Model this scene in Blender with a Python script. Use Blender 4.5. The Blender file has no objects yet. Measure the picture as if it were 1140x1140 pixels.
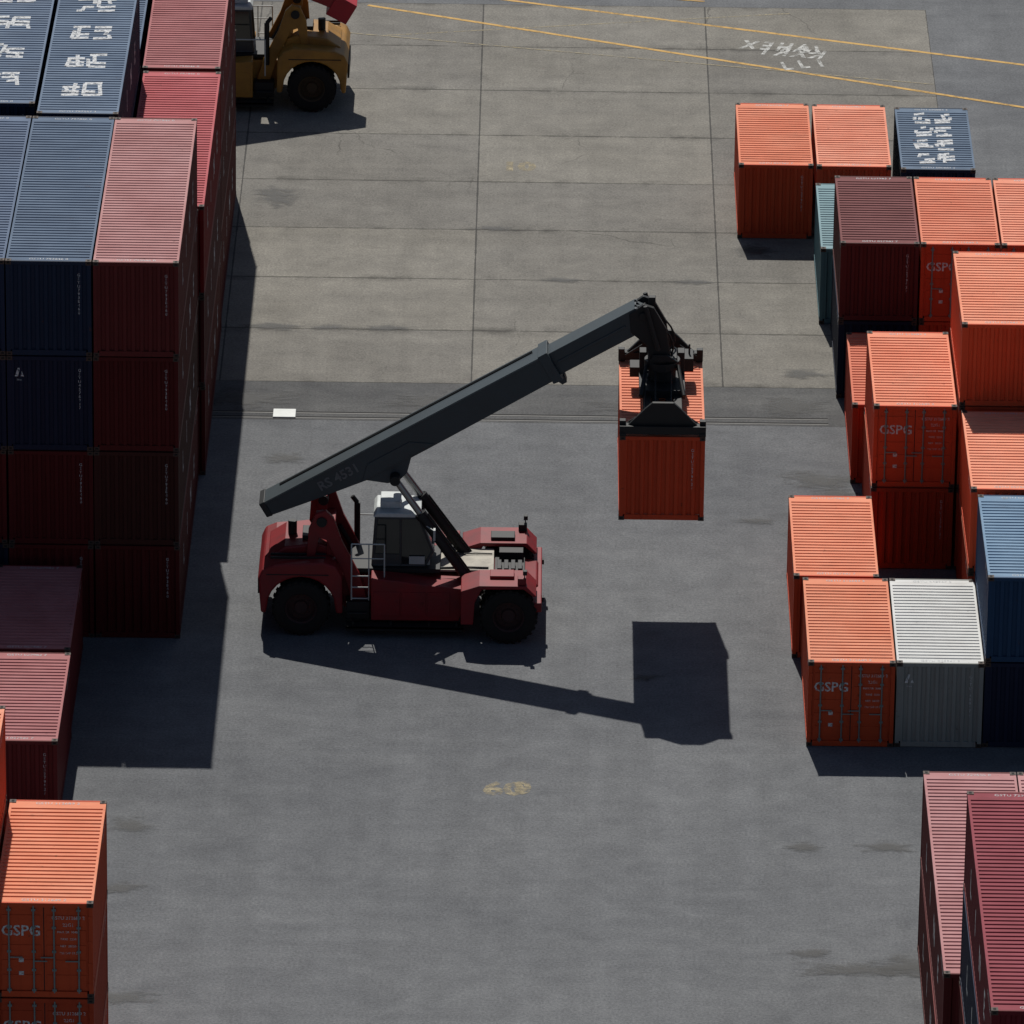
import bpy, bmesh, math, random
from mathutils import Vector, Matrix
R = random.Random(7)
sc = bpy.context.scene
D0 = 217.3   # horizontal distance camera -> world origin

# ------------------------------------------------------------------ materials
def new_mat(name):
    m = bpy.data.materials.new(name); m.use_nodes = True
    nt = m.node_tree; nt.nodes.clear()
    out = nt.nodes.new('ShaderNodeOutputMaterial')
    b = nt.nodes.new('ShaderNodeBsdfPrincipled')
    nt.links.new(b.outputs[0], out.inputs[0])
    return m, nt, b
def N(nt, t, **kw):
    n = nt.nodes.new(t)
    for k, v in kw.items(): setattr(n, k, v)
    return n
def noise(nt, vec, scale, detail=4, rough=.6, dist=0.0):
    n = N(nt, 'ShaderNodeTexNoise'); n.inputs['Scale'].default_value = scale
    n.inputs['Detail'].default_value = detail; n.inputs['Roughness'].default_value = rough
    n.inputs['Distortion'].default_value = dist
    nt.links.new(vec, n.inputs['Vector']); return n.outputs['Fac']
def ramp(nt, fac, p0, p1, c0=(0,0,0,1), c1=(1,1,1,1)):
    r = N(nt, 'ShaderNodeValToRGB'); e = r.color_ramp.elements
    e[0].position = p0; e[1].position = p1; e[0].color = c0; e[1].color = c1
    nt.links.new(fac, r.inputs[0]); return r.outputs[0]
def mix(nt, fac, a, b, mode='MIX'):
    n = N(nt, 'ShaderNodeMix', data_type='RGBA', blend_type=mode)
    for s, v in ((n.inputs[0], fac), (n.inputs[6], a), (n.inputs[7], b)):
        if isinstance(v, (int, float)): s.default_value = v
        elif isinstance(v, tuple): s.default_value = v if len(v) == 4 else (*v, 1)
        else: nt.links.new(v, s)
    return n.outputs[2]
def math_(nt, op, a, b=0.0):
    n = N(nt, 'ShaderNodeMath', operation=op)
    for s, v in ((n.inputs[0], a), (n.inputs[1], b)):
        if isinstance(v, (int, float)): s.default_value = v
        else: nt.links.new(v, s)
    return n.outputs[0]
def vmap(nt, vec, scale):
    n = N(nt, 'ShaderNodeMapping'); n.inputs['Scale'].default_value = scale
    nt.links.new(vec, n.inputs[0]); return n.outputs[0]
def bump(nt, b, h, strength, dist):
    n = N(nt, 'ShaderNodeBump'); n.inputs['Strength'].default_value = strength
    n.inputs['Distance'].default_value = dist
    nt.links.new(h, n.inputs['Height']); nt.links.new(n.outputs[0], b.inputs['Normal'])

def container_paint(name, roof):
    m, nt, b = new_mat(name)
    tc = N(nt, 'ShaderNodeTexCoord'); oi = N(nt, 'ShaderNodeObjectInfo')
    off = N(nt, 'ShaderNodeVectorMath', operation='SCALE'); nt.links.new(oi.outputs['Location'], off.inputs[0]); off.inputs[3].default_value = 3.1
    add = N(nt, 'ShaderNodeVectorMath', operation='ADD')
    nt.links.new(tc.outputs['Object'], add.inputs[0]); nt.links.new(off.outputs[0], add.inputs[1])
    v = add.outputs[0]
    col = oi.outputs['Color']
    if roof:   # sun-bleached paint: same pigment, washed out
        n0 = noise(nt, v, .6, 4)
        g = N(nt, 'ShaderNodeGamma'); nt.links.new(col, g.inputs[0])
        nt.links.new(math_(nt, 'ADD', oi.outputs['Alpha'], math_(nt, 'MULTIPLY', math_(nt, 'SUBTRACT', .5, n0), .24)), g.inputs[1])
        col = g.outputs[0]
    big = ramp(nt, noise(nt, v, .8, 5, .65), .35, .7)
    col = mix(nt, math_(nt, 'MULTIPLY', big, .25), col, mix(nt, 1.0, col, (.6, .55, .55), 'MULTIPLY'))
    st = vmap(nt, v, (7, 7, .5) if not roof else (.8, 5, 1))
    s = ramp(nt, noise(nt, st, 1.0, 4), .55, .75)
    col = mix(nt, math_(nt, 'MULTIPLY', s, .32), col, mix(nt, 1.0, col, (.35, .3, .3), 'MULTIPLY'))
    r = ramp(nt, noise(nt, v, 3.3, 7, .7), .65, .71)
    col = mix(nt, math_(nt, 'MULTIPLY', r, .7), col, (.07, .03, .02))
    nt.links.new(col, b.inputs['Base Color'])
    b.inputs['Roughness'].default_value = .75 if roof else .6
    b.inputs['Specular IOR Level'].default_value = .2 if roof else .15
    return m
PAINT = container_paint('container_paint', False)
ROOF = container_paint('container_roof_paint', True)

def plain(name, c, rough=.6, metal=0, dirt=.35, ds=3.0, spec=.4):
    m, nt, b = new_mat(name)
    tc = N(nt, 'ShaderNodeTexCoord')
    n = ramp(nt, noise(nt, tc.outputs['Object'], ds, 6, .65), .38, .7)
    col = mix(nt, math_(nt, 'MULTIPLY', n, dirt), c, tuple(x * .4 + .012 for x in c))
    nt.links.new(col, b.inputs['Base Color'])
    b.inputs['Roughness'].default_value = rough; b.inputs['Metallic'].default_value = metal
    b.inputs['Specular IOR Level'].default_value = spec
    return m
CAST = plain('corner_casting_steel', (.05, .03, .022), .7)
HOLE = plain('dark_gap', (.008, .008, .008), .9, dirt=0)
ROD = plain('lock_rod', (.16, .20, .20), .5, .2)
def worn(name, c, scale=9.0, lo=.40, hi=.55):
    m, nt, b = new_mat(name)
    out = [n for n in nt.nodes if n.type == 'OUTPUT_MATERIAL'][0]
    tc = N(nt, 'ShaderNodeTexCoord'); tr = N(nt, 'ShaderNodeBsdfTransparent')
    f = ramp(nt, noise(nt, tc.outputs['Object'], scale, 6, .75), lo, hi)
    ms = N(nt, 'ShaderNodeMixShader'); nt.links.new(f, ms.inputs[0])
    nt.links.new(tr.outputs[0], ms.inputs[1]); nt.links.new(b.outputs[0], ms.inputs[2])
    nt.links.new(ms.outputs[0], out.inputs[0])
    b.inputs['Base Color'].default_value = (*c, 1); b.inputs['Roughness'].default_value = .8
    return m
WHITE = worn('white_lettering', (.52, .53, .54), 12, .36, .52)

# ------------------------------------------------------------------ mesh builder
_tc = {}
def text2d(s, size, off=0.0):
    k = (s, size, off)
    if k in _tc: return _tc[k]
    cu = bpy.data.curves.new('t', 'FONT'); cu.body = s; cu.size = size; cu.offset = off
    cu.align_x = 'CENTER'; cu.align_y = 'CENTER'; cu.resolution_u = 2
    ob = bpy.data.objects.new('t', cu); sc.collection.objects.link(ob)
    dg = bpy.context.evaluated_depsgraph_get(); dg.update()
    me = bpy.data.meshes.new_from_object(ob.evaluated_get(dg))
    vs = [(v.co.x, v.co.y) for v in me.vertices]; fs = [tuple(p.vertices) for p in me.polygons]
    bpy.data.objects.remove(ob); bpy.data.curves.remove(cu); bpy.data.meshes.remove(me)
    _tc[k] = (vs, fs); return _tc[k]

class MB:
    def __init__(s): s.v = []; s.f = []; s.m = []
    def add(s, vs, fs, mat=0):
        o = len(s.v); s.v += [tuple(p) for p in vs]
        for f in fs: s.f.append(tuple(i + o for i in f)); s.m.append(mat)
    def box(s, x0, x1, y0, y1, z0, z1, mat=0):
        s.add([(x0,y0,z0),(x1,y0,z0),(x1,y1,z0),(x0,y1,z0),(x0,y0,z1),(x1,y0,z1),(x1,y1,z1),(x0,y1,z1)],
              [(0,3,2,1),(4,5,6,7),(0,1,5,4),(1,2,6,5),(2,3,7,6),(3,0,4,7)], mat)
    def quad(s, a, b, c, d, mat=0): s.add([a, b, c, d], [(0,1,2,3)], mat)
    def prism(s, prof, y0, y1, mat=0):      # profile in x,z extruded along y
        n = len(prof)
        s.add([(x, y0, z) for x, z in prof] + [(x, y1, z) for x, z in prof],
              [tuple(range(n)), tuple(range(2*n-1, n-1, -1))] + [(i, i+n, (i+1) % n + n, (i+1) % n) for i in range(n)], mat)
    def tube(s, p0, p1, r0, r1=None, seg=14, mat=0):
        r1 = r0 if r1 is None else r1
        p0 = Vector(p0); p1 = Vector(p1); d = (p1 - p0).normalized()
        a = d.orthogonal().normalized(); b = d.cross(a)
        vs = []
        for p, r in ((p0, r0), (p1, r1)):
            for i in range(seg):
                t = 2*math.pi*i/seg; vs.append(p + a*math.cos(t)*r + b*math.sin(t)*r)
        s.add(vs, [tuple(range(seg-1, -1, -1)), tuple(range(seg, 2*seg))] +
              [(i, (i+1) % seg, (i+1) % seg + seg, i+seg) for i in range(seg)], mat)
    def path(s, pts, r, seg=8, mat=0):
        for a, b in zip(pts[:-1], pts[1:]): s.tube(a, b, r, r, seg, mat)
    def lathe(s, prof, c, seg=40, mat=0):   # profile (r,y) around Y axis
        n = len(prof); vs = []
        for i in range(seg):
            t = 2*math.pi*i/seg
            for r, y in prof: vs.append((c[0]+r*math.cos(t), c[1]+y, c[2]+r*math.sin(t)))
        fs = []
        for i in range(seg):
            j = (i+1) % seg
            for k in range(n-1): fs.append((i*n+k, i*n+k+1, j*n+k+1, j*n+k))
        s.add(vs, fs, mat)
    def text(s, txt, size, origin, ux, uy, mat=0, off=0.0):
        vs, fs = text2d(txt, size, off); o = Vector(origin); ux = Vector(ux); uy = Vector(uy)
        s.add([o + ux*a + uy*b for a, b in vs], fs, mat)
    def corr(s, o, u, v, n, U, V, pitch, depth, mat=0, prof=((0,0),(.34,0),(.48,1),(.84,1))):
        o = Vector(o); u = Vector(u); v = Vector(v); n = Vector(n)
        k = max(1, round(U/pitch)); p = U/k; pts = []
        for i in range(k):
            for a, d in prof: pts.append((i*p+a*p, d*depth))
        pts.append((U, 0))
        vs = [o+u*a-n*d for a, d in pts] + [o+u*a-n*d+v*V for a, d in pts]; m = len(pts)
        s.add(vs, [(i, i+1, i+1+m, i+m) for i in range(m-1)], mat)
    def mesh(s, name, mats, fix=True):
        me = bpy.data.meshes.new(name); me.from_pydata(s.v, [], s.f)
        for m in mats: me.materials.append(m)
        me.polygons.foreach_set('material_index', s.m); me.update()
        if fix:
            bm = bmesh.new(); bm.from_mesh(me); bmesh.ops.recalc_face_normals(bm, faces=bm.faces); bm.to_mesh(me); bm.free()
        return me

def link(name, me, loc=(0,0,0), parent=None, rotz=0):
    ob = bpy.data.objects.new(name, me); sc.collection.objects.link(ob)
    ob.location = loc; ob.rotation_euler = (0, 0, rotz)
    if parent: ob.parent = parent
    return ob

# ------------------------------------------------------------------ containers
def glyph(mb, cx, cy, w, h, z, rnd, mat):
    """blocky painted character made of strokes lying on the roof"""
    t = .12
    xs = [cx-w/2, cx-w/6, cx+w/6, cx+w/2]; ys = [cy-h/2, cy-h/6, cy+h/6, cy+h/2]
    for y in rnd.sample(ys, 3):
        a, b = sorted(rnd.sample(xs, 2)) if rnd.random() < .4 else (xs[0], xs[3])
        sk = rnd.uniform(-.05, .12)
        mb.quad((a,y-t*.8,z),(b,y-t*.8+sk,z),(b,y+t*.8+sk,z),(a,y+t*.8,z), mat)
    for x in rnd.sample(xs, 2):
        a, b = sorted(rnd.sample(ys, 2)); z2 = z+.003; sk = rnd.uniform(-.08, .08)
        mb.quad((x-t/2,a,z2),(x+t/2,a,z2),(x+t/2+sk,b,z2),(x-t/2+sk,b,z2), mat)
_cm = {}
def container_mesh(L, H, kind, var):
    key = (L, H, kind, var)
    if key in _cm: return _cm[key]
    rnd = random.Random(str(key)); mb = MB(); w = 1.219; l = L/2
    for sx in (-1, 1):
        for sy in (-1, 1):
            xs = sorted((sx*(w-.008), sx*(w-.12))); ys = sorted((sy*(l-.008), sy*(l-.13)))
            mb.box(xs[0], xs[1], ys[0], ys[1], .11, H-.11, 0)
            xs = sorted((sx*w, sx*(w-.165))); ys = sorted((sy*l, sy*(l-.178)))
            mb.box(xs[0], xs[1], ys[0], ys[1], 0, .118, 4)
            mb.box(xs[0], xs[1], ys[0], ys[1], H-.118, H, 4)
            cx = sx*(w-.083); cy = sy*(l-.09)
            mb.box(cx-.035, cx+.035, cy-.055, cy+.055, H-.02, H+.002, 2)
            for zz in (.06, H-.06):
                ya, yb = sorted((sy*(l-.02), sy*(l+.002))); mb.box(cx-.04, cx+.04, ya, yb, zz-.025, zz+.025, 2)
        a, b = sorted((sx*(w-.006), sx*(w-.07)))
        mb.box(a, b, -l+.178, l-.178, .015, .17, 0)
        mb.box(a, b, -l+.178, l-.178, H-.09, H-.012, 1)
        mb.corr((sx*(w-.018), -l+.13, .17), (0,1,0), (0,0,1), (sx,0,0), L-.26, H-.26, .278, .045, 0)
    for sy in (-1, 1):
        a, b = sorted((sy*(l-.006), sy*(l-.07)))
        mb.box(-w+.165, w-.165, a, b, .015, .17, 0)
        mb.box(-w+.165, w-.165, a, b, H-.12, H-.010, 0)
        a, b = sorted((sy*(l-.07), sy*(l-.34)))
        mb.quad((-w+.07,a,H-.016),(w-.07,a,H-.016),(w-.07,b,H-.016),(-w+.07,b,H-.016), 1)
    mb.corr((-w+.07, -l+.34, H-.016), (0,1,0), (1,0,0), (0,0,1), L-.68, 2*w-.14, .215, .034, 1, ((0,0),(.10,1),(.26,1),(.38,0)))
    ey = -1 if kind == 'E' else 1
    mb.corr((-w+.12, ey*(l-.022), .17), (1,0,0), (0,0,1), (0,ey,0), 2*w-.24, H-.29, .245, .05, 0)
    dy = -ey; yf = dy*(l-.05)
    for sx in (-1, 1):
        x0, x1 = sorted((sx*.012, sx*(w-.125)))
        mb.box(x0, x1, *sorted((yf, dy*(l-.09))), .175, H-.125, 0)
        for k in range(5):
            z0 = .30+k*(H-.55)/5
            mb.box(x0+.06, x1-.06, *sorted((yf+dy*.014, yf-dy*.01)), z0, z0+(H-.55)/5-.10, 0)
        for fx in (.22, .78):
            X = x0+(x1-x0)*fx; Y = dy*(l-.012)
            mb.tube((X, Y, .13), (X, Y, H-.08), .021, None, 8, 3)
            for z in (.2, .75, 1.25, 1.9, H-.2): mb.box(X-.05, X+.05, *sorted((yf, dy*(l-.004))), z-.03, z+.03, 3)
            mb.box(min(X, X-sx*.33), max(X, X-sx*.33), *sorted((Y+dy*.004, Y+dy*.016)), 1.08 if fx == .22 else .98, 1.11 if fx == .22 else 1.01, 3)
        for z in (.35, .9, 1.5, H-.4): mb.box(*sorted((sx*(w-.13), sx*(w-.03))), *sorted((yf, dy*(l-.0))), z-.05, z+.05, 0)
    mb.box(-.012, .012, *sorted((yf, yf-dy*.03)), .18, H-.13, 2)
    idn = 'GSTU %06d %d' % (rnd.randrange(999999), rnd.randrange(9))
    U = (-dy, 0, 0)
    yt = yf+dy*.018
    if var == 'logo' and kind == 'D':
        mb.text('GSPG', .40, (-.56*-dy, yt, H-.78), U, (0,0,1), 5, .006)
    for k, tx in enumerate((idn, '22G1', 'MAX.GR  30480', 'TARE  2230', 'NET  28250', 'CU.CAP 33.2')):
        mb.text(tx, .125 if k < 2 else .08, (.60*-dy, yt, H-.42-k*.19), U, (0,0,1), 5)
    for zz in (.95, .6): mb.box(-.62, -.50, *sorted((yt, yt-dy*.01)), zz, zz+.10, 5)
    mb2x = (w-.36)*-ey
    for k, ch in enumerate(idn.replace(' ', '')):
        mb.text(ch, .12, (mb2x, ey*(l-.0175), H-.42-k*.115), (-ey,0,0), (0,0,1), 5)
    if var == 'tri':
        q = -mb2x; Y = ey*(l-.016)
        mb.add([(q-.13,Y,H-.62),(q-.04,Y,H-.62),(q+.02,Y,H-.36),(q-.04,Y,H-.36)], [(0,1,2,3)], 5)
        mb.add([(q+.04,Y,H-.62),(q+.13,Y,H-.62),(q+.07,Y,H-.46)], [(0,1,2)], 5)
        mb.text('lines', .08, (q, Y, H-.72), (-ey,0,0), (0,0,1), 5)
    for sy in (-1, 1):
        mb.text(idn, .17, (0, sy*(l-.2), H-.011), (1,0,0), (0,1,0), 5)
    for sx in (-1, 1):
        mb.text(idn, .2, (sx*(w-.013), sx*(l-1.1), H-.35), (0,sx,0), (0,0,1), 5)
        if L > 10:
            for k in range(4): mb.text('LINE'[k], .95, (sx*(w-.013), sx*(-3.3+2.2*k), H*.52), (0,sx,0), (0,0,1), 5, .02)
    if var in ('chars', 'charsb'):
        step = 2.6 if L > 10 else 1.3
        for k in range(4):
            cy = (k-1.5)*step
            for q in (-.5, .5): glyph(mb, q*.66, cy, .52, 1.05 if L > 10 else .78, H-.010, rnd, 5)
    me = mb.mesh('container_%s_%s_%s_%d' % (L, kind, var, int(H*100)), [PAINT, ROOF, HOLE, ROD, CAST, WHITE], fix=False)
    _cm[key] = me; return me

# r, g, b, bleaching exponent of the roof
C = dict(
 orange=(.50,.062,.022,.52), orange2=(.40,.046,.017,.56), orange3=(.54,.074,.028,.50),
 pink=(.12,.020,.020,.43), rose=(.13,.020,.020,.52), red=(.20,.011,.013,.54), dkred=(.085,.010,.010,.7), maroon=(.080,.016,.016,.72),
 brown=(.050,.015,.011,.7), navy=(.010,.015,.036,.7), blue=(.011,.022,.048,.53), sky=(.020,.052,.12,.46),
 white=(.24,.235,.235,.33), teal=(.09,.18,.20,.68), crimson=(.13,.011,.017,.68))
GAPZ = 0.02
def cont(x, yf, z, L, H, col, kind='E', var='n'):
    me = container_mesh(L, H, kind, var)
    ob = link('shipping_container', me, (x+1.22+R.uniform(-.008,.008), yf+L/2+R.uniform(-.03,.03), z), rotz=R.uniform(-.0015,.0015))
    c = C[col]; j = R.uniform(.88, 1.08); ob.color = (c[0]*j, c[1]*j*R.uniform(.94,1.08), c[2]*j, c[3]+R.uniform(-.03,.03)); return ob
def stack(xl, dfront, L, H, tiers):
    z = 0.006
    for t in tiers:
        if isinstance(t, str): t = (t,)
        cont(xl, dfront-D0, z, L, H, *t); z += H+GAPZ
S, HC, L2, L4 = 2.575, 2.88, 6.06, 12.19
# left block, front row (40 ft high-cubes, four high)
stack(-12.48, 207.4, L4, HC, ['dkred','brown','dkred',('pink','E')])
stack(-14.95, 207.4, L4, HC, ['dkred','dkred',('navy','E','tri'),'blue'])
stack(-17.42, 207.4, L4, HC, ['navy','dkred','navy','blue'])
stack(-19.90, 207.4, L4, HC, ['dkred','navy','navy','blue'])
stack(-22.40, 207.4, L4, HC, ['dkred','navy','orange'])
# second row
stack(-12.30, 219.9, L4, HC, ['dkred','maroon','red'])
stack(-14.85, 219.9, L4, HC, ['navy','dkred','navy',('blue','E','chars')])
stack(-17.40, 220.7, L4, HC, ['navy','navy','navy',('blue','E','charsb')])
stack(-20.00, 220.2, L4, HC, ['navy','dkred','navy',('blue','E','chars')])
# third row
stack(-12.35, 232.4, L4, HC, ['dkred','maroon','rose'])
stack(-14.95, 232.4, L4, HC, ['navy','navy','blue'])
stack(-17.55, 232.6, L4, HC, ['navy','maroon','blue'])
# low ones in front of the left block
for k, (x, cs) in enumerate(((-15.2, ('rose','rose')), (-17.66, ('rose','rose')), (-20.12, ('orange','pink')))):
    stack(x-.03, 200.55, L2, S, [(cs[0],'E')]); stack(x, 194.3, L2, S, [(cs[1],'E')])
# bottom-left corner
stack(-12.98, 173.1, L2, S, [('orange','D','logo'),('orange2','D','logo'),('orange','D','logo')])
stack(-15.50, 173.1, L2, S, ['orange','orange2','orange',('orange3','D','logo')])
stack(-18.02, 173.1, L2, S, ['orange','orange2','dkred'])
# right block, far to near
stack(6.70, 241.0, L2, S, [('orange','E')]); stack(9.25, 241.0, L2, S, [('orange3','E')]); stack(12.0, 240.8, L2, S, [('blue','E','chars')])
stack(9.15, 233.3, L2, S, ['teal'])
stack(9.50, 226.9, L2, S, ['navy',('maroon','E')])
stack(12.00, 226.9, L2, S, ['orange2',('orange','D','logo')]); stack(14.50, 226.9, L2, S, ['orange2',('orange3','D','logo')])
stack(17.05, 226.9, L2, S, ['navy',('orange','D','logo')])
stack(9.72, 219.9, L2, S, ['orange2'])
stack(10.05, 213.3, L2, S, ['orange2',('orange','D','logo')])
stack(12.55, 213.3, L2, S, ['orange2','orange','orange3']); stack(15.1, 213.3, L2, S, ['orange2','orange','orange3'])
stack(12.60, 207.0, L2, S, ['orange2',('orange3','E')]); stack(15.15, 207.0, L2, S, ['orange2','orange'])
stack(7.60, 206.6, L2, S, [('orange','E')])
stack(7.84, 200.4, L2, S, [('orange','D','logo')])
stack(10.31, 200.4, L2, S, [('white','E','tri')])
stack(12.78, 200.5, L2, S, ['navy',('sky','E')]); stack(15.25, 200.5, L2, S, ['navy','blue'])
# bottom-right corner
stack(10.42, 175.2, L4, S, ['dkred','pink']); stack(12.89, 175.2, L4, S, ['maroon','pink'])
stack(10.80, 162.6, L4, S, ['navy','dkred','navy','crimson']); stack(13.27, 162.6, L4, S, ['navy','dkred','navy','crimson'])
# lifted container
LIFT = (3.75, -7.85, 4.3)
ob = cont(LIFT[0]-1.22, LIFT[1]-L2/2, LIFT[2], L2, S, 'orange', 'E')

# ------------------------------------------------------------------ reach stacker
BLK = plain('black_steel', (.010, .011, .012), .55, 0, .4, 2, .3)
RUB = plain('tyre_rubber', (.017, .016, .015), .9, 0, .6, 4, .15)
GLS = plain('cab_glass', (.008, .011, .012), .08, 0, 0, 1, .7)
CHR = plain('cylinder_rod', (.25, .25, .25), .3, .9, .1)
GRY = plain('cab_grey', (.40, .42, .41), .5, 0, .3)
DGR = plain('cab_frame_dark', (.045, .048, .05), .5, 0, .3)
TAN = plain('deck_plate', (.40, .37, .31), .7, 0, .7, 2.2)
LMP = plain('lamp_glass', (.5, .48, .42), .2, 0, .1)
MARKG = plain('grey_lettering', (.13, .135, .14), .6, 0, .6, 6)

def reach_stacker(loc, rotz, body_col, boom_col, cap_col, extend=0.0, cap=0.0):
    root = bpy.data.objects.new('reach_stacker', None); sc.collection.objects.link(root)
    root.location = loc; root.rotation_euler = (0, 0, rotz)
    BODY = plain('machine_paint', body_col, .5, 0, .7, 1.3, .3); BOOM = plain('boom_paint', boom_col, .45, 0, .5, 1.2)
    RIM = plain('rim_paint', (body_col[0]*.10+.015, body_col[1]*.1+.012, .012), .75, 0, .6)
    def part(name, mb, mats, bev=.02, smooth=False):
        ob = link(name, mb.mesh(name, mats), parent=root)
        if bev:
            m = ob.modifiers.new('bevel', 'BEVEL'); m.width = bev; m.segments = 2; m.limit_method = 'ANGLE'; m.angle_limit = math.radians(35)
        return ob
    def wheel(name, x, y0, y1, r, hubside):
        mb = MB(); c = (x, (y0+y1)/2, r); h = (y1-y0)/2
        prof = [(r*.54,-h*.8),(r*.58,-h*.95),(r*.78,-h),(r*.91,-h*.92),(r*.965,-h*.7),(r*.965,h*.7),(r*.91,h*.92),(r*.78,h),(r*.58,h*.95),(r*.54,h*.8)]
        mb.lathe(prof, c, 40, 0)
        for i in range(26):
            for s in (-1, 1):
                a = 2*math.pi*(i+(.5 if s > 0 else 0))/26; ca, sa = math.cos(a), math.sin(a)
                t = .045; vs = []
                for rr in (r*.93, r):
                    for yy in (s*.02, s*h*.86):
                        sk = 0 if yy == s*.02 else .05
                        for tt in (-t, t): vs.append((c[0]+rr*ca-(tt+sk)*sa, c[1]+yy, c[2]+rr*sa+(tt+sk)*ca))
                mb.add(vs, [(0,1,3,2),(4,6,7,5),(0,2,6,4),(1,5,7,3),(0,4,5,1),(2,3,7,6)], 0)
        yh = hubside
        mb.lathe([(0.001, yh*h*.45),(r*.22, yh*h*.45),(r*.26, yh*h*.2),(r*.46, yh*h*.15),(r*.50, yh*h*.75),(r*.55, yh*h*.86)], c, 32, 1)
        mb.lathe([(0.001, -yh*h*.2),(r*.55, -yh*h*.2)], c, 24, 1)
        for i in range(10):
            a = 2*math.pi*i/10; p = (c[0]+r*.34*math.cos(a), c[1]+yh*h*.15, c[2]+r*.34*math.sin(a))
            mb.tube(p, (p[0], p[1]+yh*.05, p[2]), .025, None, 6, 1)
        part(name, mb, [RUB, RIM], 0)
    r = .84; n = 0
    for s in (-1, 1):
        wheel('front_tyre_outer_%d' % n, 0, *sorted((s*1.66, s*2.2)), r, s)
        wheel('front_tyre_inner_%d' % n, 0, *sorted((s*1.06, s*1.60)), r, s)
        wheel('rear_tyre_%d' % n, -6.0, *sorted((s*1.20, s*1.78)), r, s); n += 1
    ax = MB(); ax.tube((0,-1.5,.84),(0,1.5,.84), .3, None, 20); ax.tube((-6,-1.5,.84),(-6,1.5,.84), .2, None, 16)
    ax.box(-6.3,-5.7,-.9,.9,.65,1.05); part('axles', ax, [BLK], .02)
    # --- chassis
    mb = MB()
    mb.prism([(-5.0,.75),(-4.6,.45),(-1.4,.45),(-.95,.95),(.85,.95),(.95,1.1),(.8,1.36),(.2,1.45),(-1.3,1.5),(-5.0,1.6)], -.90, .90)
    mb.box(.50, .95, -2.1, 2.1, .98, 1.28)
    part('main_frame', mb, [BODY], .03)
    mb = MB()
    arch = [(-6+.98*math.cos(t), .86+.93*math.sin(t)) for t in [math.pi*k/12 for k in range(13)]]
    mb.prism([(-7.16,.66),(-7.24,1.75),(-7.12,2.02),(-6.8,2.16),(-6.0,2.22),(-5.35,2.26),(-5.0,2.12),(-4.82,1.8),(-4.80,.66),(-4.98,.66)] + arch + [(-7.02,.66)], -1.66, 1.66)
    mb.prism([(-7.0,2.1),(-6.5,2.42),(-5.5,2.55),(-5.1,2.4),(-5.0,2.05)], -.9, 1.05)
    part('counterweight', mb, [BODY], .06)
    mb = MB()
    mb.box(-7.27,-7.2,-1.0,1.0,1.0,1.5)
    mb.box(-7.0,-5.2,-1.68,-1.655,1.86,1.89); mb.box(-7.0,-5.2,1.655,1.68,1.86,1.89)
    for y in (-1.3, -1.05): mb.box(-6.9,-5.3,y-.02,y+.02,2.22,2.30)
    mb.tube((-6.3,.1,2.45),(-6.3,.1,2.85),.13,None,14); mb.box(-6.0,-5.75,-.5,.3,2.50,2.62)
    part('engine_grille', mb, [BLK], .01)
    for i, s in enumerate((-1, 1)):
        mb = MB()
        mb.prism([(-3.98,.46),(-1.45,.46),(-1.35,.7),(-1.35,1.48),(-2.4,1.58),(-3.2,1.70),(-3.98,1.76)], *sorted((s*.93, s*1.62)))
        part('side_tank_%d' % i, mb, [BODY], .03)
        mb = MB(); mb.box(-4.70,-4.02,*sorted((s*.95, s*1.45)),.42,.95); mb.box(-4.66,-4.1,*sorted((s*1.45, s*1.6)),.62,.68); part('battery_box_%d' % i, mb, [BLK], .02)
        mb = MB()
        for a, b in ((-3.9,-3.15),(-3.1,-2.4),(-2.35,-1.7)):
            mb.box(a, b, *sorted((s*1.62, s*1.642)), .62, 1.36)
            mb.box(b-.14, b-.08, *sorted((s*1.642, s*1.665)), .98, 1.06)
        part('side_doors_%d' % i, mb, [BODY], .008)
        mb = MB()
        mb.box(-4.7,-1.3,*sorted((s*1.45, s*1.88)),.30,.37); mb.box(-4.7,-1.3,*sorted((s*1.85, s*1.88)),.24,.37)
        for x in (-4.5,-3.4,-2.3,-1.5): mb.box(x-.03,x+.03,*sorted((s*1.2, s*1.80)),.37,.47)
        part('side_step_%d' % i, mb, [BLK], .006)
        mb = MB()
        mb.prism([(-1.38,.62),(-1.02,.62),(-.98,1.3),(-.78,1.72),(.42,1.74),(.72,1.50),(.80,1.52),(.50,1.84),(-.85,1.84),(-1.38,1.66)], *sorted((s*1.0, s*2.22)))
        part('front_fender_%d' % i, mb, [BODY], .02)
        mb = MB(); mb.box(-.55,.15,*sorted((s*1.2, s*1.7)),1.84,1.94); mb.box(.25,.5,*sorted((s*1.9, s*2.15)),1.84,2.05)
        part('fender_box_%d' % i, mb, [BODY if s < 0 else BLK], .015)
        mb = MB(); mb.box(.95,1.01,*sorted((s*1.3, s*1.5)),1.05,1.2); mb.tube((.45,s*2.1,1.8),(.45,s*2.1,2.2),.02,None,6); mb.box(.40,.52,*sorted((s*2.0, s*2.15)),2.15,2.28)
        part('headlamp_%d' % i, mb, [BLK], .01)
        # tower
        mb = MB()
        mb.prism([(-5.86,2.2),(-5.80,3.05),(-5.60,3.52),(-5.3,3.64),(-5.08,3.42),(-4.84,2.7),(-4.34,1.7),(-4.05,.75),(-4.50,.75),(-4.80,1.70),(-5.28,2.72),(-5.50,2.8),(-5.62,2.2)], *sorted((s*.93, s*1.09)))
        part('boom_tower_plate_%d' % i, mb, [BODY], .02)
        mb = MB(); mb.tube((-5.42,s*.5,3.30),(-5.42,s*1.15,3.30),.15,None,18)
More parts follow.
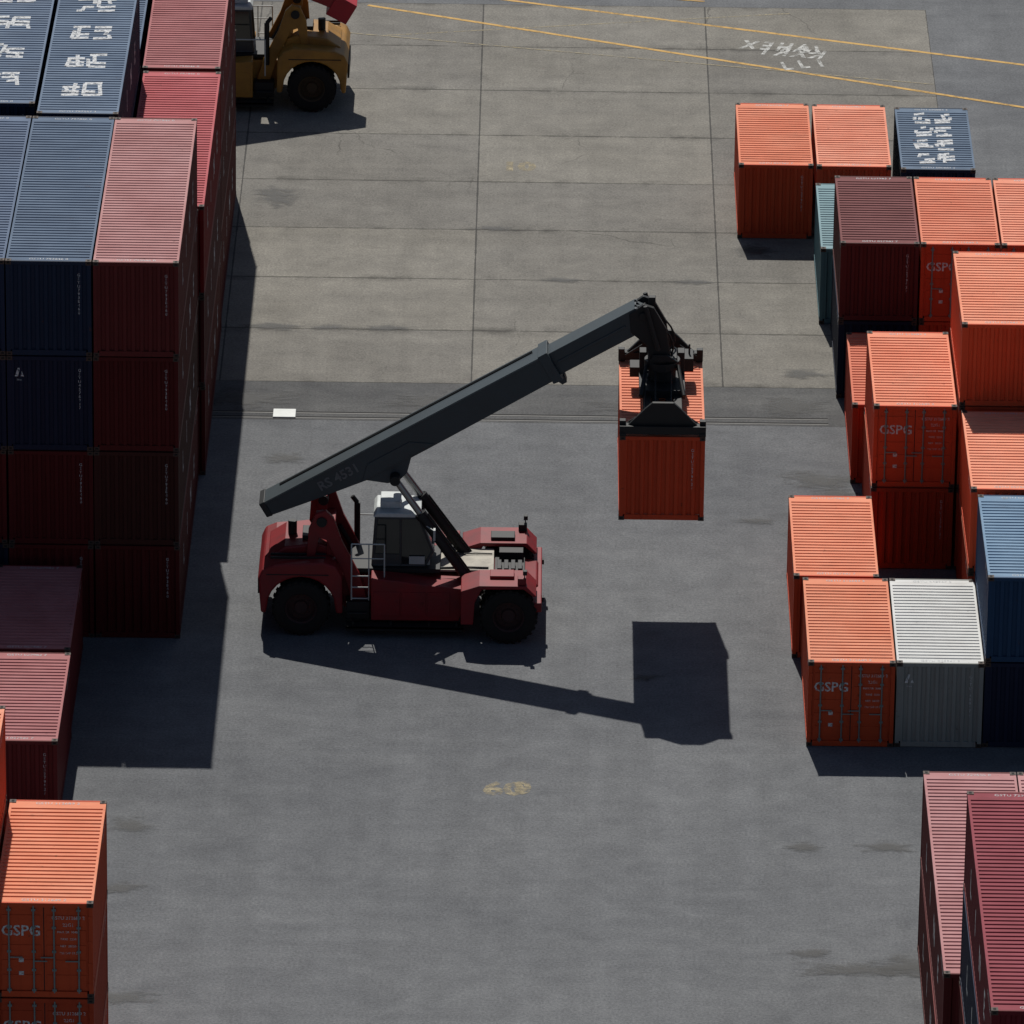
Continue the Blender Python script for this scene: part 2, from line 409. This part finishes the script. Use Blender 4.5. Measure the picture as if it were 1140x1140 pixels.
        mb.tube((-4.95,s*.84,2.4),(-4.35,s*.84,1.3),.07,None,10); part('pivot_pin_%d' % i, mb, [BLK], .01)
    mb = MB(); mb.box(-5.28,-5.05,-.93,.93,1.8,2.9); mb.box(-5.6,-5.3,-.93,-.55,3.0,3.45); mb.box(-5.6,-5.3,.55,.93,3.0,3.45); part('tower_cross_plate', mb, [BODY], .02)
    # decks
    mb = MB(); mb.box(-2.3,-.45,-.62,1.0,1.60,1.66); part('deck', mb, [TAN], .01)
    mb = MB(); mb.box(-.42,.45,-.55,.95,1.38,1.50); mb.box(-.3,.4,.55,.95,1.5,1.74)
    for k in range(4): mb.box(-.35+.2*k,-.23+.2*k,-.45,.2,1.5,1.66)
    mb.box(-2.0,-1.6,.75,.95,1.66,1.80); mb.path([(-2.2,-.55,1.68),(-1.3,-.5,1.70),(-.6,-.5,1.69)], .03); mb.path([(-1.9,.4,1.69),(-1.0,.55,1.70),(-.5,.55,1.69)], .02)
    part('valve_block', mb, [BLK], .01)
    mb = MB(); mb.box(-2.1,-1.45,1.05,1.6,1.5,1.98); part('tool_box', mb, [BODY], .02)
    # --- cab
    mb = MB(); cabp = [(-3.95,1.80),(-2.45,1.80),(-2.22,2.25),(-2.62,3.28),(-3.85,3.28)]
    mb.prism(cabp, -.66, .66); part('cab_glass', mb, [GLS], .02)
    mb = MB()
    for s in (-1, 1):
        for a, b in zip(cabp, cabp[1:] + cabp[:1]): mb.tube((a[0], s*.66, a[1]), (b[0], s*.66, b[1]), .045, None, 8)
        mb.tube((-3.15,s*.67,1.80),(-3.15,s*.67,3.28),.035,None,8)
        mb.box(-3.95,-3.17,*sorted((s*.66,s*.69)),1.80,2.15)
    for a in cabp: mb.tube((a[0],-.66,a[1]),(a[0],.66,a[1]),.045,None,8)
    part('cab_frame', mb, [DGR], 0)
    mb = MB(); mb.tube((-2.20,-.64,2.25),(-2.60,-.64,3.25),.05,None,8); mb.box(-2.42,-2.30,-.6,.6,1.75,2.05); mb.box(-2.9,-2.45,-.72,-.69,1.86,2.1)
    part('cab_trim', mb, [GRY], 0)
    mb = MB(); mb.prism([(-3.95,3.30),(-2.62,3.30),(-2.55,3.36),(-2.8,3.44),(-3.85,3.44)], -.70, .70); mb.box(-3.75,-3.15,-.35,.45,3.44,3.66)
    part('cab_roof', mb, [plain('cab_roof_white', (.50,.53,.53), .5, 0, .4)], .03)
    mb = MB(); mb.box(-4.6,-2.0,-.9,.9,1.66,1.79); part('cab_platform', mb, [BLK], .01)
    mb = MB()
    y = -1.40
    mb.path([(-4.55,y,1.0),(-4.55,y,2.75),(-3.6,y,2.75),(-3.6,y,1.72)], .022); mb.path([(-4.55,y,2.3),(-3.6,y,2.3)], .018); mb.path([(-4.05,y,1.0),(-4.05,y,2.75)], .018)
    for z in (1.05, 1.4, 1.75): mb.path([(-4.55,y,z),(-4.05,y,z)], .02)
    mb.path([(-2.25,1.45,1.6),(-2.25,1.45,2.5),(-4.4,1.45,2.5),(-4.4,1.45,1.2)], .022)
    mb.path([(-2.55,-.7,3.15),(-2.15,-1.1,3.05)], .018); mb.box(-2.2,-2.14,-1.2,-1.0,2.8,3.12)
    part('hand_rails', mb, [GRY], 0)
    mb = MB(); mb.tube((-4.45,1.15,1.5),(-4.45,1.15,3.0),.09,None,14); mb.tube((-4.45,1.15,3.0),(-4.6,1.15,3.2),.07,None,14)
    part('exhaust_pipe', mb, [BLK], .01)
    # --- boom
    ang = math.radians(30.2); ca, sa = math.cos(ang), math.sin(ang); P0 = (-6.98, 3.22)
    def B(u, w): return (P0[0]+u*ca-w*sa, P0[1]+u*sa+w*ca)
    e = extend
    mb = MB(); mb.prism([B(0,.42),B(9.35,.42),B(9.35,-.40),B(5.0,-.46),B(3.2,-.46),B(1.2,-.20),B(0,-.02)], -.48, .48)
    for s in (-1, 1):
        mb.prism([B(.1,.40),B(9.2,.40),B(9.2,.35),B(.1,.35)], *sorted((s*.48, s*.50)))
        mb.prism([B(2.9,-.40),B(5.3,-.40),B(4.7,.0),B(3.3,.0)], *sorted((s*.48, s*.51)))
        mb.prism([B(2.9,-.35),B(4.6,-.35),B(4.15,-.82),B(3.8,-.92),B(3.5,-.82)], *sorted((s*.36, s*.46)))
    mb.prism([B(9.2,.47),B(9.5,.47),B(9.5,-.5),B(9.2,-.47)], -.53, .53)
    mb.prism([B(9.25,-.5),B(9.55,-.5),B(9.5,-.72),B(9.35,-.72)], -.2, .2)
    part('boom_outer', mb, [BOOM], .02)
    mb = MB(); mb.prism([B(-.06-cap,.45),B(.12+cap,.45),B(.12+cap,-.05-cap),B(-.06-cap,-.02-cap)], -.52, .52); part('boom_end_cap', mb, [plain('cap_paint', cap_col, .5)], .02)
    mb = MB()
    for y in (.22, .30): mb.path([(B(.6,.44)[0], y, B(.6,.44)[1]), (B(9.0,.44)[0], y, B(9.0,.44)[1])], .018)
    part('boom_pipes', mb, [BLK], 0)
    mb = MB(); mb.text('RS 4531', .40, (B(2.35,0)[0], -.495, B(2.35,.06)[1]), (ca,0,sa), (-sa,0,ca), 0, .01); part('boom_lettering', mb, [MARKG], 0)
    L = 12.35+e
    mb = MB(); mb.prism([B(8.8,.37),B(L,.37),B(L+.25,.15),B(L+.1,-.36),B(8.8,-.36)], -.39, .39)
    for s in (-1,1): mb.prism([B(9.6,.06),B(L-.5,.06),B(L-.5,-.02),B(9.6,-.02)], *sorted((s*.39, s*.42)))
    part('boom_inner', mb, [BOOM], .02)
    T = B(L, 0)
    hx = T[0]; hz = T[1]
    mb = MB()
    for s in (-1, 1):
        mb.prism([(hx-.35,hz+.15),(hx+.05,hz+.44),(hx+.35,hz+.34),(hx+.72,hz-.30),(hx+.86,hz-1.15),(hx+.62,hz-1.45),(hx+.28,hz-1.40),(hx+.16,hz-.8),(hx-.3,hz-.42)], *sorted((s*.26, s*.42)))
    mb.prism([(hx-.25,hz+.05),(hx+.1,hz+.30),(hx+.5,hz-.3),(hx+.6,hz-.9),(hx+.3,hz-.9),(hx-.1,hz-.35)], -.25, .25)
    mb.tube((hx+.55,-.5,hz-1.2),(hx+.55,.5,hz-1.2),.12,None,16); mb.tube((hx+.05,-.5,hz+.1),(hx+.05,.5,hz+.1),.12,None,16)
    mb.tube((hx+.1,-.55,hz+.45),(hx+.5,-.55,hz-.9),.07,None,10); mb.tube((hx+.1,.55,hz+.45),(hx+.5,.55,hz-.9),.07,None,10)
    mb.box(hx+.2,hx+.4,-.1,.1,hz+.3,hz+.55)
    part('boom_head', mb, [BLK], .015)
    sx0 = 4.38+e*ca; lz = hz-1.2-1.55
    if abs(e) < 1e-6: sx0 = 4.32; lz = 4.3+2.575
    mb = MB(); zc = lz
    mb.tube((sx0,0,zc+.95),(sx0,0,zc+1.2),.52,None,26); mb.tube((sx0,0,zc+.6),(sx0,0,zc+.95),.40,None,22)
    mb.box(sx0-.42,sx0+.42,-.36,.36,zc+1.2,zc+1.36)
    for s in (-1,1): mb.prism([(sx0-.35,zc+1.3),(sx0+.45,zc+1.3),(hx+.75,hz-1.05),(hx+.35,hz-1.05)], *sorted((s*.42,s*.54)))
    for s in (-1,1):
        mb.tube((sx0+s*.45,-.3,zc+1.1),(sx0+s*.62,-1.3,zc+.55),.06,None,8)
        mb.box(sx0+s*.55-.1, sx0+s*.55+.1, .35, .75, zc+.55, zc+1.25)
    part('rotator', mb, [BLK], .015)
    mb = MB()
    mb.box(sx0-.66,sx0+.66,-1.0,1.0,zc+.36,zc+.60)
    for s in (-1,1):
        mb.box(*sorted((sx0+s*.56,sx0+s*.32)),-2.15,2.15,zc+.14,zc+.46)
        mb.box(*sorted((sx0+s*.30,sx0+s*.10)),-2.8,2.8,zc+.16,zc+.40)
        y0, y1 = sorted((s*2.74, s*3.03))
        mb.box(sx0-1.23,sx0+1.23,y0,y1,zc+.06,zc+.30)
        y0, y1 = sorted((s*2.80, s*2.92))
        mb.prism([(sx0-1.0,zc+.28),(sx0+1.0,zc+.28),(sx0+.50,zc+.80),(sx0+.30,zc+.98),(sx0-.30,zc+.98),(sx0-.50,zc+.80)], y0, y1)
        mb.box(sx0-.36,sx0+.36,*sorted((s*2.0,s*2.80)),zc+.40,zc+.62)
        for q in (-1,1):
            mb.box(sx0+q*1.13-.1,sx0+q*1.13+.1,*sorted((s*2.78,s*3.06)),zc+.012,zc+.10)
            mb.box(sx0+q*1.14-.09,sx0+q*1.14+.09,*sorted((s*2.70,s*2.9)),zc+.3,zc+.42)
            mb.prism([(sx0+q*1.05,zc+.26),(sx0+q*1.05,zc+.2),(sx0+q*.55,zc+.5),(sx0+q*.55,zc+.6)], *sorted((s*2.62,s*2.68)))
    mb.box(sx0+.60,sx0+.92,.9,1.7,zc+.45,zc+.85); mb.box(sx0-.92,sx0-.60,.5,1.1,zc+.42,zc+.72)
    mb.path([(sx0+.8,1.3,zc+.85),(sx0+.8,1.3,zc+1.15)],.03)
    part('spreader', mb, [BLK], .012)
    mb = MB()
    for y, o in ((-.2,.0),(.0,.05),(.2,.0),(-.33,.1),(.33,.15)):
        pts = []
        for k in range(11):
            t = k/10; pts.append((hx-.2+1.15*math.sin(t*2.6)+o-.2*t, y+.35*t*math.sin(t*3), hz+.35-(hz+.35-zc-.65)*t))
        mb.path(pts, .028)
    for o in (-.5,-.2,.25):
        pts = []
        for k in range(9):
            t = k/8; pts.append((sx0+o, -.4-1.9*t, zc+1.0-.5*t-.22*math.sin(math.pi*t)))
        mb.path(pts, .025)
    part('spreader_hoses', mb, [BLK], 0)
    # --- lift cylinders
    for i, s in enumerate((-1, 1)):
        top = B(3.8, -.74); a = Vector((top[0], s*.66, top[1])); b = Vector((-1.05, s*.80, 1.25)); d = b-a
        mb = MB(); mb.tube(a+d*.34, b, .15, None, 20); mb.tube(a+d*.32, a+d*.36, .18, None, 20); mb.tube(a+d*.36+Vector((.13,0,.13)), b+Vector((.08,0,.2)), .03, None, 8); part('lift_cylinder_barrel_%d' % i, mb, [BLK], .01)
        mb = MB(); mb.tube(a, a+d*.36, .10, None, 16); part('lift_cylinder_rod_%d' % i, mb, [CHR], 0)
        mb = MB(); mb.tube(a+Vector((0,-.2,0)), a+Vector((0,.2,0)), .15, None, 16); mb.tube(b+Vector((0,-.14,0)), b+Vector((0,.14,0)), .2, None, 16)
        part('cylinder_mount_%d' % i, mb, [BLK], .01)
    return root
reach_stacker((-.57, -7.85, .004), 0, (.205,.010,.014), (.034,.047,.055), (.014,.016,.018))
reach_stacker((-13.65, 37.2, .008), math.pi, (.34,.17,.03), (.30,.014,.018), (.36,.012,.024), .01, .30)

# ------------------------------------------------------------------ ground
def ground_mat(name, c, c2, concrete=False):
    m, nt, b = new_mat(name)
    tc = N(nt, 'ShaderNodeTexCoord')
    v = tc.outputs['Object']
    big = ramp(nt, noise(nt, vmap(nt, v, (.6, 1, 1)), .10, 6, .65, .6), .38, .64)
    col = mix(nt, big, c, c2)
    mid = noise(nt, v, .8, 8, .75, .3)
    col = mix(nt, 1.0, col, ramp(nt, mid, .28, .72, (.80,.80,.81,1), (1.18,1.18,1.17,1)), 'MULTIPLY')
    band = noise(nt, vmap(nt, v, (.05, 1.0, 1)), 1.1, 5, .7)
    col = mix(nt, 1.0, col, ramp(nt, band, .3, .7, (.93,.93,.93,1), (1.07,1.07,1.06,1)), 'MULTIPLY')
    trk = noise(nt, vmap(nt, v, (1.0, .04, 1)), .7, 5, .7, .2)
    col = mix(nt, 1.0, col, ramp(nt, trk, .3, .7, (.91,.91,.91,1), (1.07,1.07,1.07,1)), 'MULTIPLY')
    gr = noise(nt, v, 13, 4, .85)
    col = mix(nt, 1.0, col, ramp(nt, gr, .3, .7, (.62,.62,.63,1), (1.38,1.38,1.37,1)), 'MULTIPLY')
    dk = ramp(nt, noise(nt, vmap(nt, v, (.5, 1.1, 1)), .42, 8, .72, .8), .60, .76)
    col = mix(nt, math_(nt, 'MULTIPLY', dk, .38), col, tuple(x*.45 for x in c))
    lt = ramp(nt, noise(nt, vmap(nt, v, (.8, 1.6, 1)), 2.0, 6, .7), .68, .74)
    col = mix(nt, math_(nt, 'MULTIPLY', lt, .25), col, tuple(x*1.7 for x in c))
    if concrete:
        sep = N(nt, 'ShaderNodeSeparateXYZ'); nt.links.new(v, sep.inputs[0])
        def cell(o, off, size):
            q = math_(nt, 'DIVIDE', math_(nt, 'SUBTRACT', o, off), size)
            return math_(nt, 'FLOOR', q), math_(nt, 'MULTIPLY', math_(nt, 'ABSOLUTE', math_(nt, 'SUBTRACT', math_(nt, 'FRACT', math_(nt, 'ADD', q, .5)), .5)), size)
        ix, dx = cell(sep.outputs[0], -1.88, 7.87); iy, dy = cell(sep.outputs[1], 10.4, 4.6)
        cb = N(nt, 'ShaderNodeCombineXYZ'); nt.links.new(ix, cb.inputs[0]); nt.links.new(iy, cb.inputs[1])
        wn = N(nt, 'ShaderNodeTexWhiteNoise'); nt.links.new(cb.outputs[0], wn.inputs['Vector'])
        col = mix(nt, 1.0, col, ramp(nt, wn.outputs['Value'], 0, 1, (.88,.88,.89,1), (1.09,1.08,1.05,1)), 'MULTIPLY')
        wob = math_(nt, 'MULTIPLY', math_(nt, 'SUBTRACT', noise(nt, v, 1.3, 7, .75), .42), .22)
        seamx = math_(nt, 'LESS_THAN', math_(nt, 'SUBTRACT', dx, math_(nt, 'MULTIPLY', wob, .35)), .020)
        seamy = math_(nt, 'LESS_THAN', math_(nt, 'SUBTRACT', dy, wob), .026)
        col = mix(nt, math_(nt, 'MULTIPLY', seamx, .72), col, (.03,.03,.03))
        col = mix(nt, math_(nt, 'MULTIPLY', seamy, .62), col, (.042,.04,.036))
        near = math_(nt, 'MULTIPLY', ramp(nt, dy, .0, .45, (1,1,1,1), (0,0,0,1)), ramp(nt, noise(nt, v, .45, 6, .7), .50, .66))
        col = mix(nt, math_(nt, 'MULTIPLY', near, .75), col, (.04,.038,.035))
        crk = N(nt, 'ShaderNodeTexVoronoi', feature='DISTANCE_TO_EDGE'); crk.inputs['Scale'].default_value = .16
        wv = N(nt, 'ShaderNodeVectorMath', operation='ADD'); ns = N(nt, 'ShaderNodeTexNoise'); ns.inputs['Scale'].default_value = .7; ns.inputs['Detail'].default_value = 6
        nt.links.new(v, ns.inputs['Vector']); nt.links.new(v, wv.inputs[0]); nt.links.new(ns.outputs['Color'], wv.inputs[1]); nt.links.new(wv.outputs[0], crk.inputs['Vector'])
        ck = math_(nt, 'MULTIPLY', math_(nt, 'LESS_THAN', crk.outputs['Distance'], .0035), ramp(nt, noise(nt, v, .12, 3), .52, .6))
        col = mix(nt, math_(nt, 'MULTIPLY', ck, .5), col, (.05,.047,.043))
    nt.links.new(col, b.inputs['Base Color']); b.inputs['Roughness'].default_value = .92; b.inputs['Specular IOR Level'].default_value = .15
    bump(nt, b, gr, .5, .012)
    return m
def sheet(name, x0, x1, y0, y1, z, mat):
    mb = MB(); mb.quad((x0,y0,z),(x1,y0,z),(x1,y1,z),(x0,y1,z)); return link(name, mb.mesh(name, [mat], False))
sheet('ground', -3000, 3000, -3000, 4000, 0, ground_mat('asphalt', (.112,.116,.124), (.137,.141,.148)))
sheet('concrete_apron', -60, 13.86, 10.4, 47.2, .004, ground_mat('concrete', (.160,.152,.138), (.195,.187,.172), True))
sheet('asphalt_road', -60, 40, 7.2, 10.39, .004, ground_mat('asphalt_strip', (.072,.073,.076), (.122,.122,.121)))
RAILM = plain('rail_steel', (.08,.078,.075), .5, .5, .5); SLOT = HOLE
mb = MB()
for y in (7.35, 7.75): 
    mb.box(-60, 9.2, y-.03, y+.03, .002, .010, 0); mb.box(-60, 9.2, y+.05, y+.13, .002, .0085, 1)
link('crane_rail', mb.mesh('crane_rail', [RAILM, SLOT]))
mb = MB(); mb.box(-7.98,-7.28,7.3,7.98,.003,.05); o = link('white_cover_plate', mb.mesh('white_cover_plate', [plain('white_plate', (.6,.62,.6), .5, 0, .2)]))
mod = o.modifiers.new('b','BEVEL'); mod.width = .01
YEL = worn('yellow_road_paint', (.46,.27,.06), 1.6, .28, .52); WHT = worn('white_road_paint', (.42,.42,.40), 4, .38, .56); YEF = worn('faded_yellow_paint', (.30,.25,.15), 5, .40, .6)
YEB = worn('faded_number_paint', (.30,.25,.15), 3.5, .38, .66)
def line(mb, a, b, w, z, m=0):
    a = Vector((*a, z)); b = Vector((*b, z)); d = (b-a).normalized(); n = Vector((-d.y, d.x, 0))*w/2
    mb.quad(a-n, b-n, b+n, a+n, m)
mb = MB(); line(mb, (-8,50.1),(30,36.9),.17,.008); line(mb, (-6,46.9),(30,31.2),.17,.012); line(mb, (-3,49.6),(6,47.8),.13,.016)
link('yellow_lane_lines', mb.mesh('yellow_lane_lines', [YEL], False))
mb = MB(); line(mb, (-5.5,43.6),(9,46.6),.08,.010); line(mb, (-9,44.4),(13.8,39.2),.07,.018)
link('faint_lane_lines', mb.mesh('faint_lane_lines', [YEF], False))
mb = MB()
mb.text('10', 1.15, (-.54,30.3,.008),(1,0,0),(0,1,0),0,.06); mb.text('60', 1.15, (-.62,-20.1,.006),(1,0,0),(0,1,0),0,.05)
mb.text('0', 1.15, (-.10,-20.0,.009),(.8,0,0),(0,1,0),0,.06)
link('painted_bay_numbers', mb.mesh('painted_bay_numbers', [YEB], False))
mb = MB()
def gl(txt, x, y, sx_, ang, z):
    c_, s_ = math.cos(ang), math.sin(ang)
    for k, g in enumerate(txt):
        px, py = x+k*.62*c_, y+k*.62*s_*1.0
        mb.text(g, 1.15, (px, py, z+k*.0002), (sx_*.62*c_, sx_*.62*s_, 0), (-s_*.9+.10, c_, 0), 0, .045)
gl('XEHA', 7.50, 43.1, -1, -.16, .0085); gl('IRXK', 8.05, 42.5, -1, -.20, .0105); gl('LLI', 8.75, 40.9, 1, .30, .0125); gl('U', 9.7, 42.6, 1, .2, .0140)
link('painted_road_text', mb.mesh('painted_road_text', [WHT], False))
# stains
m, nt, b = new_mat('oil_stain'); out = [n for n in nt.nodes if n.type == 'OUTPUT_MATERIAL'][0]
b.inputs['Base Color'].default_value = (.03,.03,.03,1); b.inputs['Roughness'].default_value = .7
at = N(nt, 'ShaderNodeAttribute', attribute_name='a'); tc = N(nt, 'ShaderNodeTexCoord')
nz = noise(nt, vmap(nt, tc.outputs['Object'], (.7, 1.6, 1)), 1.7, 9, .8, .6)
f = math_(nt, 'MULTIPLY', math_(nt, 'SUBTRACT', at.outputs['Fac'], math_(nt, 'MULTIPLY', math_(nt, 'SUBTRACT', nz, .28), 1.9)), 1.5)
f = math_(nt, 'MINIMUM', math_(nt, 'MAXIMUM', f, 0.0), .60)
ms = N(nt, 'ShaderNodeMixShader'); tr = N(nt, 'ShaderNodeBsdfTransparent'); nt.links.new(f, ms.inputs[0]); nt.links.new(tr.outputs[0], ms.inputs[1]); nt.links.new(b.outputs[0], ms.inputs[2]); nt.links.new(ms.outputs[0], out.inputs[0])
st = [(8.1,8.8,2.4,1.4),(8.76,2.8,2.4,1.2),(9.3,1.7,1.6,.9),(-10.8,-22.8,1.4,1.0),(-10.9,-26.8,1.2,.8),(8.9,-31.3,3.4,.9),(10.2,-31.0,2.0,1.3),(7.6,-30.3,1.3,.6),(9.9,-23.6,1.5,.7),(7.6,-23.6,1.0,.6),
      (-4.5,15.1,2.0,.5),(-6.5,15.1,1.4,.5),(-8.2,15.1,1.8,.6),(-1.2,24.3,1.4,.5),(.9,19.6,1.5,.5),(5.2,19.6,1.3,.5),(-10.5,-33.5,1.7,.9),(3.4,-12.3,.9,.5),(-8.8,8.9,3,1.6),(3.2,8.6,3.2,1.1),
      (-7.5,4.0,1.3,.9),(-8.6,27,1.3,1.9),(-3,8.8,3.5,1.2),(6.9,-.5,1.2,.5),(7.2,22.5,1.6,1.0),(8.6,11.6,1.5,.9)]
vs, fs, al = [], [], []
for i, (x, y, a_, b_) in enumerate(st):
    z = .020+i*.0002; o = len(vs); vs.append((x,y,z)); al.append(1); n = 18
    for k in range(n):
        t = 2*math.pi*k/n; q = R.uniform(.7,1.25); vs.append((x+a_*q*math.cos(t), y+b_*q*math.sin(t), z)); al.append(0)
    fs += [(o, o+1+k, o+1+(k+1) % n) for k in range(n)]
me = bpy.data.meshes.new('oil_stains'); me.from_pydata(vs, [], fs); me.materials.append(m)
atr = me.attributes.new('a', 'FLOAT', 'POINT'); atr.data.foreach_set('value', al); link('oil_stains', me)

# ------------------------------------------------------------------ light, world, camera
d = Vector((.112, -.785, -1)).normalized()
sun = bpy.data.lights.new('sun', 'SUN'); sun.energy = 4.6; sun.angle = math.radians(.53); sun.color = (1, .965, .90)
so = bpy.data.objects.new('sun', sun); sc.collection.objects.link(so); so.rotation_euler = d.to_track_quat('-Z', 'Y').to_euler(); so.location = (-20, 60, 90)
w = bpy.data.worlds.new('World'); sc.world = w; w.use_nodes = True; nt = w.node_tree
bg = nt.nodes['Background']; sky = nt.nodes.new('ShaderNodeTexSky'); sky.sky_type = 'NISHITA'; sky.sun_disc = False
sky.sun_elevation = math.radians(51.6); sky.sun_rotation = math.atan2(-.112, .785)
nt.links.new(sky.outputs[0], bg.inputs[0]); bg.inputs[1].default_value = .05
cam = bpy.data.cameras.new('camera'); co = bpy.data.objects.new('camera', cam); sc.collection.objects.link(co)
cam.sensor_width = 36; cam.lens = 275.2; cam.clip_start = 1; cam.clip_end = 8000
co.matrix_world = Matrix.Translation((0, -D0, 90)) @ Matrix.Rotation(math.radians(.14), 4, 'Z') @ Matrix.Rotation(math.radians(67.5), 4, 'X') @ Matrix.Rotation(.0125, 4, 'Z')
sc.camera = co
sc.view_settings.view_transform = 'Standard'; sc.view_settings.look = 'None'; sc.view_settings.exposure = 0
